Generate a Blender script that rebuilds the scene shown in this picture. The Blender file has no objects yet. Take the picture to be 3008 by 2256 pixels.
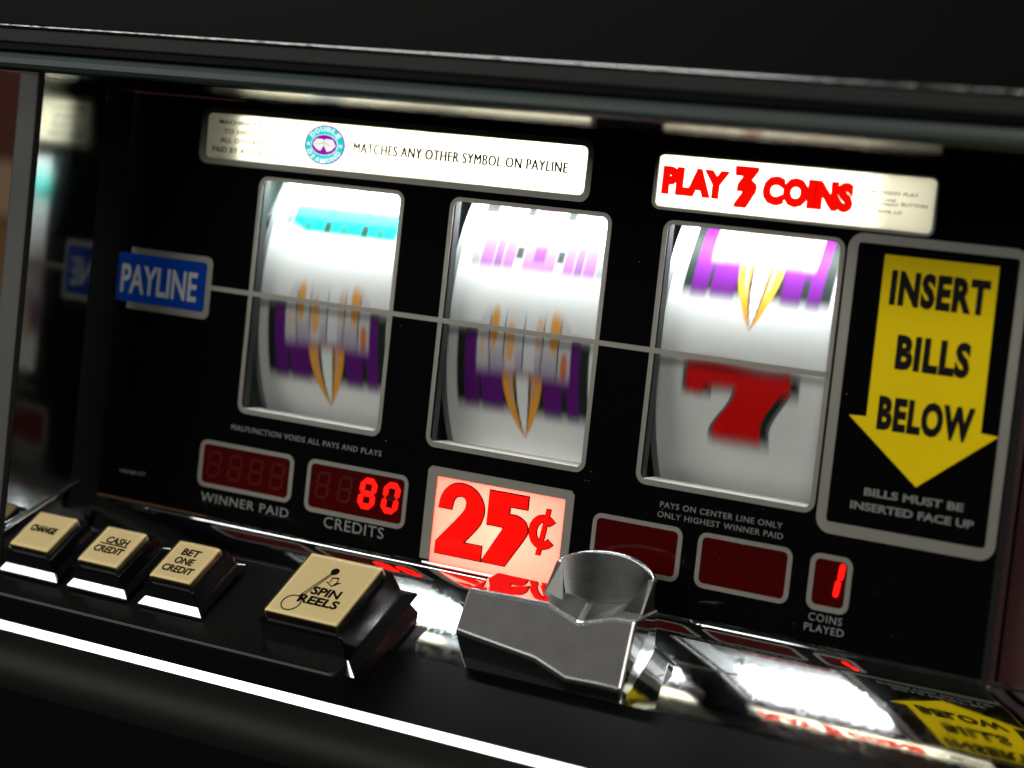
import bpy, bmesh, math, random
from mathutils import Vector, Matrix
random.seed(5)
scn = bpy.context.scene
col = scn.collection

def V(u, v, w):            # glass frame: u to the right, v up, w out of the glass towards the player
    return Vector((u, -w, v))

# ------------------------------------------------------------------ camera
cam_d = bpy.data.cameras.new('camera'); cam = bpy.data.objects.new('camera', cam_d); col.objects.link(cam)
right = V(0.84697528, 0.10700868, -0.52075139)
up = V(-0.13206041, 0.99117937, -0.01111299)
back = V(0.51496885, 0.07818307, 0.85363604)
m = Matrix.Identity(4)
for i in range(3):
    m[i][0] = right[i]; m[i][1] = up[i]; m[i][2] = back[i]
m.translation = V(0.55450518, 0.09326038, 0.70997779)
cam.matrix_world = m
cam_d.sensor_width = 36.0; cam_d.lens = 6599.84 / 3008 * 36.0
cam_d.clip_start = 0.02; cam_d.clip_end = 50
cam_d.dof.use_dof = True; cam_d.dof.focus_distance = 0.822; cam_d.dof.aperture_fstop = 6.4
cam_d.dof.aperture_blades = 7
scn.camera = cam

# ------------------------------------------------------------------ world, exposure
wd = bpy.data.worlds.new('World'); scn.world = wd; wd.use_nodes = True
wd.node_tree.nodes['Background'].inputs[0].default_value = (0.30, 0.29, 0.27, 1)
wd.node_tree.nodes['Background'].inputs[1].default_value = 0.035
scn.view_settings.view_transform = 'Standard'; scn.view_settings.look = 'None'
scn.view_settings.exposure = 0.0; scn.view_settings.gamma = 1.0
scn.cycles.max_bounces = 10; scn.cycles.glossy_bounces = 6; scn.cycles.transparent_max_bounces = 12
scn.cycles.caustics_reflective = False; scn.cycles.caustics_refractive = False
scn.cycles.sample_clamp_indirect = 6.0

# ------------------------------------------------------------------ lamps of the room and an added fill light
def area(name, pos, target, sx, sy, power, colr=(1, 1, 1)):
    l = bpy.data.lights.new(name, 'AREA'); l.shape = 'RECTANGLE'; l.size = sx; l.size_y = sy
    l.energy = power; l.color = colr
    o = bpy.data.objects.new(name, l); col.objects.link(o)
    o.location = pos
    o.rotation_euler = (Vector(target) - Vector(pos)).to_track_quat('-Z', 'Y').to_euler()
    return o
area('ceiling_and_fill_lamp', V(-0.98, 0.56, 1.42), V(0.1, 0.0, 0.0), 1.2, 0.6, 13.0, (1.0, 0.97, 0.92))
area('ceiling_and_fill_lamp', V(0.95, 0.75, 1.7), V(0.1, 0.0, 0.0), 0.9, 0.6, 13.0, (1.0, 0.95, 0.88))  # fill light added behind the camera on the right, not a known fixture
area('ceiling_and_fill_lamp', V(0.15, 1.55, 0.95), V(0.05, 0.0, 0.06), 0.5, 0.5, 16.0, (1.0, 0.95, 0.86))
# lamps inside the machine: fluorescent tube behind the signs, tube over the reels, bulb behind the coin sign
area('sign_tube', V(0.1285, 0.109, -0.016), V(0.1285, 0.109, 0), 0.285, 0.012, 0.36, (1.0, 0.97, 0.88))
area('reel_tube', V(0.126, 0.0960, -0.0105), V(0.126, 0.0600, -0.024), 0.262, 0.014, 0.66, (0.97, 1.0, 1.0))
area('coin_sign_bulb', V(0.1285, -0.0270, -0.012), V(0.1285, -0.027, 0), 0.012, 0.012, 0.003, (1.0, 0.85, 0.6))
area('coin_sign_tube', V(0.1260, -0.0270, -0.022), V(0.126, -0.027, 0), 0.064, 0.044, 0.058, (1.0, 0.94, 0.92))

# ------------------------------------------------------------------ materials
MAT = {}
def mat(name, base=(0.5, 0.5, 0.5), rough=0.5, metal=0.0, spec=0.5, emit=None, es=0.0, coat=0.0, bump=None, rvar=None, cvar=None):
    m = bpy.data.materials.new(name); m.use_nodes = True; MAT[name] = m
    nt = m.node_tree; b = nt.nodes['Principled BSDF']
    b.inputs['Base Color'].default_value = (*base, 1); b.inputs['Roughness'].default_value = rough
    b.inputs['Metallic'].default_value = metal; b.inputs['Specular IOR Level'].default_value = spec
    b.inputs['Coat Weight'].default_value = coat; b.inputs['Coat Roughness'].default_value = 0.05
    if emit:
        b.inputs['Emission Color'].default_value = (*emit, 1); b.inputs['Emission Strength'].default_value = es
    tc = nt.nodes.new('ShaderNodeTexCoord')
    def noise(scale, stretch=None, detail=4):
        n = nt.nodes.new('ShaderNodeTexNoise'); n.inputs['Scale'].default_value = scale; n.inputs['Detail'].default_value = detail
        if stretch:
            mp = nt.nodes.new('ShaderNodeMapping'); mp.inputs['Scale'].default_value = stretch[:3]
            if len(stretch) > 3: mp.inputs['Rotation'].default_value = stretch[3]
            nt.links.new(tc.outputs['Object'], mp.inputs[0]); nt.links.new(mp.outputs[0], n.inputs[0])
        else:
            nt.links.new(tc.outputs['Object'], n.inputs[0])
        return n
    if bump:
        n = noise(bump[0], bump[2] if len(bump) > 2 else None)
        bp = nt.nodes.new('ShaderNodeBump'); bp.inputs['Strength'].default_value = bump[1]; bp.inputs['Distance'].default_value = 0.0004
        nt.links.new(n.outputs[0], bp.inputs['Height']); nt.links.new(bp.outputs[0], b.inputs['Normal'])
    if rvar:
        n = noise(rvar[0], rvar[3] if len(rvar) > 3 else None)
        mr = nt.nodes.new('ShaderNodeMapRange'); mr.inputs[1].default_value = 0.35; mr.inputs[2].default_value = 0.75
        mr.inputs[3].default_value = rvar[1]; mr.inputs[4].default_value = rvar[2]
        nt.links.new(n.outputs[0], mr.inputs[0]); nt.links.new(mr.outputs[0], b.inputs['Roughness'])
    if cvar:
        n = noise(cvar[0]); mx = nt.nodes.new('ShaderNodeMix'); mx.data_type = 'RGBA'
        mx.inputs['A'].default_value = (*base, 1); mx.inputs['B'].default_value = (*cvar[1], 1)
        nt.links.new(n.outputs[0], mx.inputs['Factor']); nt.links.new(mx.outputs['Result'], b.inputs['Base Color'])
    return m
mat('black_print', (0.0012, 0.0012, 0.0013), 0.6, spec=0.02)
mat('silver_print', (0.31, 0.30, 0.27), 0.42, metal=0.55, cvar=(60, (0.26, 0.25, 0.22)))  # tint variation stands in for room colours reflected in the silver
mat('grey_print', (0.21, 0.225, 0.215), 0.5, spec=0.2)
mat('ink', (0.004, 0.004, 0.004), 0.5, spec=0.1)
mat('blue_print', (0.001, 0.04, 0.30), 0.5, spec=0.03)
mat('label_white', (0.42, 0.44, 0.45), 0.5, spec=0.2)
mat('yellow_print', (0.98, 0.72, 0.004), 0.5, spec=0.05, cvar=(25, (0.92, 0.66, 0.004)))
mat('red_lit', (0.5, 0.0, 0.0), 0.5, spec=0.1, emit=(1, 0.002, 0.0), es=1.0)
mat('red_filter', (0.062, 0.0005, 0.0005), 0.4, spec=0.03, cvar=(45, (0.048, 0.0004, 0.0005)))
mat('segment_dark', (0.063, 0.0007, 0.0007), 0.4, spec=0.2)
mat('segment_lit', (0.3, 0.0, 0.0), 0.5, spec=0.1, emit=(1, 0.004, 0.002), es=3.2)
mat('chrome', (0.86, 0.87, 0.88), 0.05, metal=1.0, rvar=(90, 0.03, 0.09))
mat('deck_chrome', (0.80, 0.82, 0.83), 0.035, metal=1.0, rvar=(700, 0.02, 0.07, (1.0, 0.05, 1.0, (0.0, 0.0, 0.7))), bump=(22, 0.10))
mat('strip_chrome', (0.7, 0.71, 0.7), 0.14, metal=1.0, bump=(60, 0.8), cvar=(90, (0.5, 0.5, 0.49)))
mat('trim_steel', (0.42, 0.43, 0.44), 0.12, metal=1.0, rvar=(200, 0.08, 0.25))
mat('satin_steel', (0.085, 0.086, 0.085), 0.5, metal=1.0, bump=(1400, 0.22), cvar=(130, (0.06, 0.06, 0.059)))
mat('polished_steel', (0.62, 0.63, 0.64), 0.09, metal=1.0, rvar=(120, 0.06, 0.16))
mat('mirror_steel', (0.72, 0.73, 0.74), 0.025, metal=1.0)
mat('edge_highlight_steel', (0.85, 0.86, 0.88), 0.22, metal=1.0)  # paler steel for bevel faces, edge highlight put into the colour
mat('shield_steel', (0.145, 0.148, 0.147), 0.30, metal=1.0, rvar=(60, 0.28, 0.40), bump=(1300, 0.08))
mat('side_mirror', (0.26, 0.275, 0.27), 0.1, metal=1.0, rvar=(40, 0.09, 0.18))
mat('black_plastic', (0.003, 0.003, 0.0033), 0.12, spec=0.28)
mat('deck_black', (0.0015, 0.0015, 0.0015), 0.35, spec=0.035)
mat('plinth_black', (0.004, 0.004, 0.004), 0.3, spec=0.15)
mat('top_black', (0.0015, 0.0015, 0.0015), 0.4, spec=0.04)
mat('frame_grey', (0.05, 0.052, 0.048), 0.55, spec=0.4, bump=(700, 0.15))
mat('band_grey', (0.012, 0.013, 0.0125), 0.5, spec=0.12, bump=(700, 0.15))
mat('frame_dark', (0.012, 0.022, 0.019), 0.4, spec=0.4)
mat('lip_grey', (0.005, 0.005, 0.0046), 0.4, spec=0.08)
mat('gasket', (0.004, 0.004, 0.004), 0.8, spec=0.1)
mat('bay_plate', (0.17, 0.24, 0.215), 0.5, metal=0.2, cvar=(60, (0.12, 0.18, 0.16)))
mat('bay_black', (0.008, 0.010, 0.010), 0.6)
mat('reel_rim', (0.24, 0.27, 0.27), 0.4, metal=0.3)
mat('sill', (0.62, 0.61, 0.57), 0.4, metal=0.2)
mat('cap_cream', (0.84, 0.70, 0.40), 0.4, spec=0.4, cvar=(35, (0.78, 0.63, 0.34)))
mat('maroon', (0.035, 0.004, 0.004), 0.5)
mat('wood_dark', (0.05, 0.008, 0.003), 0.5)
mat('wood_tan', (0.2, 0.13, 0.07), 0.5)
mat('wood_brown', (0.12, 0.06, 0.02), 0.5)
mat('purple_lit', (0.2, 0.0, 0.3), 0.5, emit=(0.32, 0.0, 0.48), es=0.9)
mat('teal_lit', (0.0, 0.4, 0.4), 0.5, emit=(0.0, 0.72, 0.72), es=0.95)
mat('white_lit', (0.8, 0.8, 0.8), 0.5, emit=(1, 1, 0.95), es=1.02)

def diffuser(name, colr):
    m = bpy.data.materials.new(name); m.use_nodes = True; MAT[name] = m
    nt = m.node_tree; nt.nodes.clear()
    o = nt.nodes.new('ShaderNodeOutputMaterial'); t = nt.nodes.new('ShaderNodeBsdfTranslucent'); d = nt.nodes.new('ShaderNodeBsdfDiffuse')
    mx = nt.nodes.new('ShaderNodeMixShader'); mx.inputs[0].default_value = 0.25
    t.inputs[0].default_value = (*colr, 1); d.inputs[0].default_value = (*colr, 1)
    nt.links.new(t.outputs[0], mx.inputs[1]); nt.links.new(d.outputs[0], mx.inputs[2]); nt.links.new(mx.outputs[0], o.inputs[0])
diffuser('white_diffuser', (0.95, 0.93, 0.84))
diffuser('peach_diffuser', (0.97, 0.46, 0.39))

def clear(name, tint=(1, 1, 1), f=1.45, rough=0.02):
    m = bpy.data.materials.new(name); m.use_nodes = True; MAT[name] = m
    nt = m.node_tree; nt.nodes.clear()
    o = nt.nodes.new('ShaderNodeOutputMaterial'); t = nt.nodes.new('ShaderNodeBsdfTransparent'); g = nt.nodes.new('ShaderNodeBsdfGlossy')
    if f < 1: fr = nt.nodes.new('ShaderNodeValue'); fr.outputs[0].default_value = f
    else: fr = nt.nodes.new('ShaderNodeFresnel'); fr.inputs[0].default_value = f
    mx = nt.nodes.new('ShaderNodeMixShader'); t.inputs[0].default_value = (*tint, 1); g.inputs['Roughness'].default_value = rough
    nt.links.new(fr.outputs[0], mx.inputs[0]); nt.links.new(t.outputs[0], mx.inputs[1]); nt.links.new(g.outputs[0], mx.inputs[2]); nt.links.new(mx.outputs[0], o.inputs[0])
clear('clear_glass', (0.985, 0.99, 0.985), 0.012)   # coated display glass, barely reflecting
clear('clear_acrylic', (0.97, 0.96, 0.92), 1.5, 0.04)

def strip_material():
    m = bpy.data.materials.new('reel_print'); m.use_nodes = True; MAT['reel_print'] = m
    nt = m.node_tree; b = nt.nodes['Principled BSDF']
    a = nt.nodes.new('ShaderNodeVertexColor'); a.layer_name = 'print'
    nt.links.new(a.outputs[0], b.inputs['Base Color']); b.inputs['Roughness'].default_value = 0.45; b.inputs['Specular IOR Level'].default_value = 0.08
strip_material()

# ------------------------------------------------------------------ builders
def link(name, me, material, parent=None, label=None):
    o = bpy.data.objects.new(name, me); col.objects.link(o)
    if material and len(me.materials) == 0: me.materials.append(MAT[material])
    if parent: o.parent = parent
    if label: o['label'] = label
    return o
def mesh(name, verts, faces, material, parent=None, label=None, smooth=False):
    me = bpy.data.meshes.new(name); me.from_pydata([tuple(v) for v in verts], [], faces); me.update()
    bm = bmesh.new(); bm.from_mesh(me); bmesh.ops.recalc_face_normals(bm, faces=bm.faces); bm.to_mesh(me); bm.free()
    if smooth: me.polygons.foreach_set('use_smooth', [True] * len(me.polygons))
    return link(name, me, material, parent, label)
def bevel(o, w, seg=2):
    md = o.modifiers.new('bevel', 'BEVEL'); md.width = w; md.segments = seg; md.limit_method = 'ANGLE'; md.angle_limit = math.radians(25)
    return o
def box(name, u0, u1, v0, v1, w0, w1, material, parent=None, label=None, bw=0):
    vs = [V(u, v, w) for u in (u0, u1) for v in (v0, v1) for w in (w0, w1)]
    fs = [(0, 1, 3, 2), (4, 6, 7, 5), (0, 4, 5, 1), (2, 3, 7, 6), (0, 2, 6, 4), (1, 5, 7, 3)]
    o = mesh(name, vs, fs, material, parent, label)
    if bw: bevel(o, bw)
    return o
def rrect(u0, u1, v0, v1, r, n=6):
    pts = []
    for cx, cy, a0 in ((u1 - r, v1 - r, 0), (u0 + r, v1 - r, 90), (u0 + r, v0 + r, 180), (u1 - r, v0 + r, 270)):
        for k in range(n + 1):
            a = math.radians(a0 + 90 * k / n); pts.append((cx + r * math.cos(a), cy + r * math.sin(a)))
    return pts
def ring(name, outer, inner, w0, w1, material, parent, label=None):
    n = len(outer); vs = []
    for w in (w0, w1):
        vs += [V(x, y, w) for x, y in outer] + [V(x, y, w) for x, y in inner]
    fs = []
    for i in range(n):
        j = (i + 1) % n
        fs += [(2*n+i, 2*n+j, 3*n+j, 3*n+i), (i, n+i, n+j, j), (i, j, 2*n+j, 2*n+i), (n+i, 3*n+i, 3*n+j, n+j)]
    return mesh(name, vs, fs, material, parent, label)
def plate(name, pts, w0, w1, material, parent, label=None):
    n = len(pts); vs = [V(x, y, w0) for x, y in pts] + [V(x, y, w1) for x, y in pts]
    fs = [tuple(range(n, 2*n)), tuple(range(n))] + [(i, (i+1) % n, n+(i+1) % n, n+i) for i in range(n)]
    return mesh(name, vs, fs, material, parent, label)
def border(name, o, i, ro, ri, parent, material='silver_print', h=0.0003, label=None):
    return ring(name, rrect(*o, ro), rrect(*i, ri), 0.00005, h, material, parent, label)

_tmp = []
def curve_mesh(cu):
    ob = bpy.data.objects.new('tmp', cu); col.objects.link(ob)
    dg = bpy.context.evaluated_depsgraph_get()
    me = bpy.data.meshes.new_from_object(ob.evaluated_get(dg)); bpy.data.objects.remove(ob); bpy.data.curves.remove(cu)
    return me
def text(name, s, frame, rect, material, parent, bold=0.0, shear=0.0, th=0.0002, base=0.0001, lines=None, spacing=1.0, label=None, dbl=0.0):
    """rect (x0, x1, y0, y1) in the frame's plane; frame maps (x, y, h) to world. Capitals fill the rect."""
    cu = bpy.data.curves.new(name, 'FONT'); cu.body = s; cu.offset = bold; cu.shear = shear; cu.resolution_u = 3
    cu.space_character = spacing; cu.fill_mode = 'BOTH'; cu.extrude = 0.01
    me = curve_mesh(cu); me.name = name
    xs = [v.co.x for v in me.vertices]; ys = [v.co.y for v in me.vertices]; zs = [v.co.z for v in me.vertices]
    x0, x1, y0, y1, z0, z1 = min(xs), max(xs), min(ys), max(ys), min(zs), max(zs)
    for v in me.vertices:
        a = (v.co.x - x0) / (x1 - x0); b = (v.co.y - y0) / (y1 - y0); c = (v.co.z - z0) / (z1 - z0)
        v.co = frame(rect[0] + a * (rect[1] - rect[0]), rect[2] + b * (rect[3] - rect[2]), base + c * th)
    if dbl:
        bm = bmesh.new(); bm.from_mesh(me)
        g = bmesh.ops.duplicate(bm, geom=bm.verts[:] + bm.edges[:] + bm.faces[:])
        sh = frame(dbl, 0, 0.00002) - frame(0, 0, 0)
        for v in g['geom']:
            if isinstance(v, bmesh.types.BMVert): v.co += sh
        bm.to_mesh(me); bm.free()
    me.update(); me.materials.clear(); me.materials.append(MAT[material])
    return link(name, me, material, parent, label)
def outline(name, polys, frame, material, parent, off=0.0, th=0.0002, base=0.0001, label=None, scale=1000.0):
    cu = bpy.data.curves.new(name, 'CURVE'); cu.dimensions = '2D'; cu.fill_mode = 'BOTH'; cu.extrude = 0.05; cu.offset = off * scale
    for pl in polys:
        sp = cu.splines.new('POLY'); sp.points.add(len(pl) - 1); sp.use_cyclic_u = True
        for p, (x, y) in zip(sp.points, pl): p.co = (x * scale, y * scale, 0, 1)
    me = curve_mesh(cu); me.name = name
    for v in me.vertices:
        v.co = frame(v.co.x / scale, v.co.y / scale, base + (v.co.z / 0.1 + 0.5) * th)
    me.update(); me.materials.clear(); me.materials.append(MAT[material])
    return link(name, me, material, parent, label)
def smooth_poly(pts, sharp=(), n=4):
    """Catmull-Rom through the points, corners listed in sharp stay corners"""
    out = []; N = len(pts)
    for i in range(N):
        p0, p1, p2, p3 = pts[i-1], pts[i], pts[(i+1) % N], pts[(i+2) % N]
        if i in sharp: p0 = p1
        if (i+1) % N in sharp: p3 = p2
        if i in sharp and (i+1) % N in sharp:
            out.append(p1); continue
        for k in range(n):
            t = k / n; t2 = t*t; t3 = t2*t
            out.append(tuple(0.5*((2*p1[c]) + (-p0[c]+p2[c])*t + (2*p0[c]-5*p1[c]+4*p2[c]-p3[c])*t2 + (-p0[c]+3*p1[c]-3*p2[c]+p3[c])*t3) for c in (0, 1)))
    return out
def arc(cx, cy, rx, ry, a0, a1, n=14): return [(cx+rx*math.cos(math.radians(a0+(a1-a0)*i/n)), cy+ry*math.sin(math.radians(a0+(a1-a0)*i/n))) for i in range(n+1)]
GL = lambda x, y, h: V(x, y, h)          # lettering on the glass

# ------------------------------------------------------------------ the setting behind the machine
bw = box('back_wall', -1.6, 0.9, -0.8, 0.9, -0.90, -0.82, 'wood_dark')
bw['kind'] = 'structure'
box('panel_rail', -1.6, 0.9, 0.035, 0.085, -0.82, -0.80, 'wood_tan', bw)
box('panel_rail', -1.6, 0.9, -0.30, 0.035, -0.82, -0.81, 'wood_brown', bw)

# ------------------------------------------------------------------ the slot machine
SM = bpy.data.objects.new('slot_machine', None); col.objects.link(SM); SM.empty_display_size = 0.05
SM['label'] = 'black and chrome three-reel slot machine with lit signs, push buttons and red displays'
SM['category'] = 'slot machine'

WS = 0.0909234; WW = 0.07; WH = 0.09478
wins = [(i * WS, i * WS + WW, 0.0, WH) for i in range(3)]
def inset(r, l, rr=None, b=None, t=None):
    rr = l if rr is None else rr; b = l if b is None else b; t = l if t is None else t
    return (r[0] + l, r[1] - rr, r[2] + b, r[3] - t)
win_in = [inset(r, 0.0018, 0.0018, 0.0018, 0.0016) for r in wins]
SIGN_M_O = (-0.0321, 0.1503, 0.0976, 0.1203); SIGN_M = (-0.0292, 0.1479, 0.1000, 0.1180)
SIGN_P_O = (0.1759, 0.2827, 0.0980, 0.1187); SIGN_P = (0.1772, 0.2818, 0.0991, 0.1176)
SIGN_C_O = (0.0937, 0.1580, -0.0436, -0.0070); SIGN_C = (0.0978, 0.1544, -0.0435, -0.0105)

# black printed glass panel with openings
G = (-0.088, 0.3180, -0.0436, 0.1235)
holes = win_in + [SIGN_M, SIGN_P, SIGN_C]
us = sorted({G[0], G[1], *[h[0] for h in holes], *[h[1] for h in holes]})
vs_ = sorted({G[2], G[3], *[h[2] for h in holes], *[h[3] for h in holes]})
verts, faces, idx = [], [], {}
def vid(u, v):
    if (u, v) not in idx: idx[(u, v)] = len(verts); verts.append(V(u, v, 0))
    return idx[(u, v)]
for a in range(len(us)-1):
    for b in range(len(vs_)-1):
        cu, cv = (us[a]+us[a+1])/2, (vs_[b]+vs_[b+1])/2
        if any(h[0] < cu < h[1] and h[2] < cv < h[3] for h in holes): continue
        faces.append((vid(us[a], vs_[b]), vid(us[a+1], vs_[b]), vid(us[a+1], vs_[b+1]), vid(us[a], vs_[b+1])))
panel = mesh('glass_panel', verts, faces, 'black_print', SM, 'black printed front glass of the machine')
md = panel.modifiers.new('solid', 'SOLIDIFY'); md.thickness = 0.0012; md.offset = 0
md.offset = 1.0 if panel.data.polygons[0].normal.y > 0 else -1.0
box('glass_pane', G[0], G[1], G[2] - 0.001, G[3], 0.0016, 0.0034, 'clear_glass', panel)

def gtext(name, s, rect, material, parent, **k): return text(name, s, GL, rect, material, parent, **k)
gtext('lettering', 'MALFUNCTION VOIDS ALL PAYS AND PLAYS', (-0.0020, 0.0715, -0.0072, -0.0050), 'grey_print', panel, bold=0.008, spacing=1.12)
gtext('lettering', 'PAYS ON CENTER LINE ONLY', (0.1930, 0.2408, -0.0070, -0.0049), 'grey_print', panel, bold=0.004, spacing=1.1)
gtext('lettering', 'ONLY HIGHEST WINNER PAID', (0.1923, 0.2415, -0.0106, -0.0085), 'grey_print', panel, bold=0.0, spacing=1.1)
gtext('lettering', 'copyright IGT', (-0.0579, -0.0440, -0.0332, -0.0313), 'grey_print', panel)

# lit sign panels
def emblem(parent, frame, cx, cy, rx, ry, b=0.0002):
    def ell(k, n=40): return [(cx + rx*k*math.cos(2*math.pi*i/n), cy + ry*k*math.sin(2*math.pi*i/n)) for i in range(n)]
    def disc(nm, k, mt, h0, ky=1.0, kx=1.0):
        pts = [(cx+(x-cx)*kx, cy+(y-cy)*ky) for x, y in ell(k)]
        n = len(pts); vs = [frame(x, y, h0) for x, y in pts] + [frame(x, y, h0+0.00006) for x, y in pts]
        mesh(nm, vs, [tuple(range(n)), tuple(range(n, 2*n))] + [(i, (i+1) % n, n+(i+1) % n, n+i) for i in range(n)], mt, parent)
    disc('emblem_rim', 1.0, 'purple_lit', b)
    disc('emblem_ring', 0.93, 'teal_lit', b+0.0001)
    disc('emblem_oval_edge', 0.66, 'white_lit', b+0.0002, ky=0.80)
    disc('emblem_oval', 0.62, 'purple_lit', b+0.0003, ky=0.80)
    # two gem shapes
    def pl(pts, mt, h):
        P = [(cx + x*rx, cy + y*ry) for x, y in pts]; n = len(P)
        vs = [frame(x, y, b+h) for x, y in P] + [frame(x, y, b+h+0.00006) for x, y in P]
        mesh('emblem_gem', vs, [tuple(range(n)), tuple(range(n, 2*n))] + [(i, (i+1) % n, n+(i+1) % n, n+i) for i in range(n)], mt, parent)
    pl([(-0.56, 0.02), (-0.38, 0.28), (-0.06, 0.28), (0.0, 0.14), (-0.02, -0.02), (-0.16, -0.30), (-0.36, -0.22)], 'white_lit', 0.0004)
    pl([(0.56, -0.02), (0.40, 0.28), (0.04, 0.30), (-0.02, 0.12), (0.02, -0.06), (0.16, -0.34), (0.38, -0.24)], 'white_lit', 0.00042)
    pl([(-0.54, 0.02), (-0.2, 0.06), (0.0, 0.14), (0.2, 0.02), (0.54, -0.02), (0.2, -0.01), (0.0, 0.10), (-0.2, 0.03)], 'ink', 0.0005)
    # ring lettering
    for word, top in (('DOUBLE', True), ('DIAMOND', False)):
        n = len(word)
        for i, ch in enumerate(word):
            a = math.radians((90 + (i-(n-1)/2)*-21) if top else (270 + (i-(n-1)/2)*20))
            rr = 0.79; px, py = cx + rx*rr*math.cos(a), cy + ry*rr*math.sin(a)
            rot = a - math.pi/2 if top else a + math.pi/2
            def fr(x, y, h, px=px, py=py, rot=rot):
                return frame(px + (x*math.cos(rot) - y*math.sin(rot)), py + (x*math.sin(rot) + y*math.cos(rot))*ry/rx, h)
            hw = rx*(0.045 if ch == 'I' else 0.115)
            text('emblem_lettering', ch, fr, (-hw, hw, -rx*0.115, rx*0.115), 'white_lit', parent, bold=0.03, base=b+0.0002, th=0.00008)
    for s in (-1, 1):
        P = [(cx + s*rx*0.79 + rx*0.06*math.cos(t*math.pi/6), cy + ry*0.08*math.sin(t*math.pi/6)) for t in range(12)]
        vs = [frame(x, y, b+0.00026) for x, y in P]; mesh('emblem_dot', vs, [tuple(range(12))], 'white_lit', parent)

sm = plate('sign_panel', rrect(*inset(SIGN_M, -0.0012), 0.003), -0.0008, -0.0002, 'white_diffuser', SM, 'long lit white sign reading MATCHES ANY OTHER SYMBOL ON PAYLINE')
border('sign_border', SIGN_M_O, SIGN_M, 0.0042, 0.0026, sm)
gtext('lettering', 'MATCHES ANY OTHER SYMBOL ON PAYLINE', (0.0438, 0.1399, 0.1075, 0.1114), 'ink', sm, bold=0.0, spacing=1.1, dbl=0.0003)
for s, r in (('MACHINE PAYS UP', (-0.0231, 0.0080, 0.1139, 0.1155)), ('TO 1000 COINS', (-0.0204, 0.0054, 0.1101, 0.1120)),
             ('ALL OTHER WINS', (-0.0217, 0.0065, 0.1065, 0.1084)), ('PAID BY ATTENDANT', (-0.0255, 0.0098, 0.1026, 0.1047))):
    gtext('lettering', s, r, 'ink', sm, bold=0.01, spacing=1.1)
emblem(sm, GL, 0.0300, 0.1093, 0.0099, 0.0078)

THREE = [(0.2077, 0.1157), (0.2164, 0.1157), (0.2163, 0.1146), (0.2140, 0.1112), (0.2158, 0.1100), (0.2163, 0.1087), (0.2158, 0.1070), (0.2128, 0.1017), (0.2083, 0.1017), (0.2085, 0.1028), (0.2114, 0.1072), (0.2089, 0.1073), (0.2091, 0.1096), (0.2111, 0.1126), (0.2079, 0.1127)]
def play_letters(parent, frame):
    for nm, mt, off, b0 in (('letter_outline', 'ink', 0.00022, 0.0001), ('lettering', 'red_lit', 0.0, 0.00032)):
        bo = 0.088 if off else 0.072
        e = 0.0002 if off else 0
        text(nm, 'PLAY', frame, (0.1795-e, 0.2055+e, 0.1038-e, 0.1134+e), mt, parent, bold=bo, base=b0, spacing=1.02)
        text(nm, 'COINS', frame, (0.2188-e, 0.2524+e, 0.1035-e, 0.1134+e), mt, parent, bold=bo, base=b0, spacing=1.04)
        outline(nm, [THREE], frame, mt, parent, off=off, base=b0)
sp_ = plate('sign_panel', rrect(*inset(SIGN_P, -0.0008), 0.0025), -0.0008, -0.0002, 'white_diffuser', SM, 'lit white sign with red lettering PLAY 3 COINS')
border('sign_border', SIGN_P_O, SIGN_P, 0.0032, 0.0022, sp_)
play_letters(sp_, GL)
for s, r in (('FOR CREDIT PLAY', (0.2564, 0.2756, 0.1108, 0.1119)), ('PRESS', (0.2549, 0.2610, 0.1076, 0.1086)), ('ONE', (0.2638, 0.2680, 0.1085, 0.1093)),
             ('CREDIT', (0.2627, 0.2691, 0.1071, 0.1079)), ('BUTTON', (0.2700, 0.2792, 0.1074, 0.1085)), ('UNTIL LIT', (0.2608, 0.2707, 0.1045, 0.1055))):
    gtext('lettering', s, r, 'ink', sp_, bold=0.0)
# closed lamp box behind both signs
def tray(name, u0, u1, v0, v1, w0, w1, material, parent):
    vs = [V(u, v, w) for u in (u0, u1) for v in (v0, v1) for w in (w0, w1)]
    return mesh(name, vs, [(0, 2, 6, 4), (0, 1, 3, 2), (4, 6, 7, 5), (0, 4, 5, 1), (2, 3, 7, 6)], material, parent)
mat('lamp_box_white', (0.75, 0.75, 0.72), 0.6)
tray('lamp_box', -0.034, 0.288, 0.0965, 0.1215, -0.018, -0.0013, 'lamp_box_white', sm)

# coin value sign
sc_ = plate('sign_panel', [(SIGN_C[0]-0.001, SIGN_C[2]), (SIGN_C[1]+0.001, SIGN_C[2]), (SIGN_C[1]+0.001, SIGN_C[3]+0.001), (SIGN_C[0]-0.001, SIGN_C[3]+0.001)], -0.0008, -0.0002, 'peach_diffuser', SM, 'lit peach sign with big red 25 cents')
Oo = [(SIGN_C_O[1], -0.0425), (SIGN_C_O[1], SIGN_C_O[3]-0.0015), (SIGN_C_O[1]-0.0015, SIGN_C_O[3]), (SIGN_C_O[0]+0.0015, SIGN_C_O[3]), (SIGN_C_O[0], SIGN_C_O[3]-0.0015), (SIGN_C_O[0], -0.0425)]
Ii = [(SIGN_C[1], -0.0425), (SIGN_C[1], SIGN_C[3]-0.0004), (SIGN_C[1]-0.0004, SIGN_C[3]), (SIGN_C[0]+0.0004, SIGN_C[3]), (SIGN_C[0], SIGN_C[3]-0.0004), (SIGN_C[0], -0.0425)]
vs = [V(x, y, h) for h in (0.0003, 0.00005) for x, y in Oo + Ii]; fs = []
for i in range(5): fs += [(i, i+1, 6+i+1, 6+i), (12+i, 18+i, 18+i+1, 12+i+1), (i, 12+i, 12+i+1, i+1), (6+i, 6+i+1, 18+i+1, 18+i)]
mesh('sign_border', vs, fs, 'silver_print', sc_)
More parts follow.
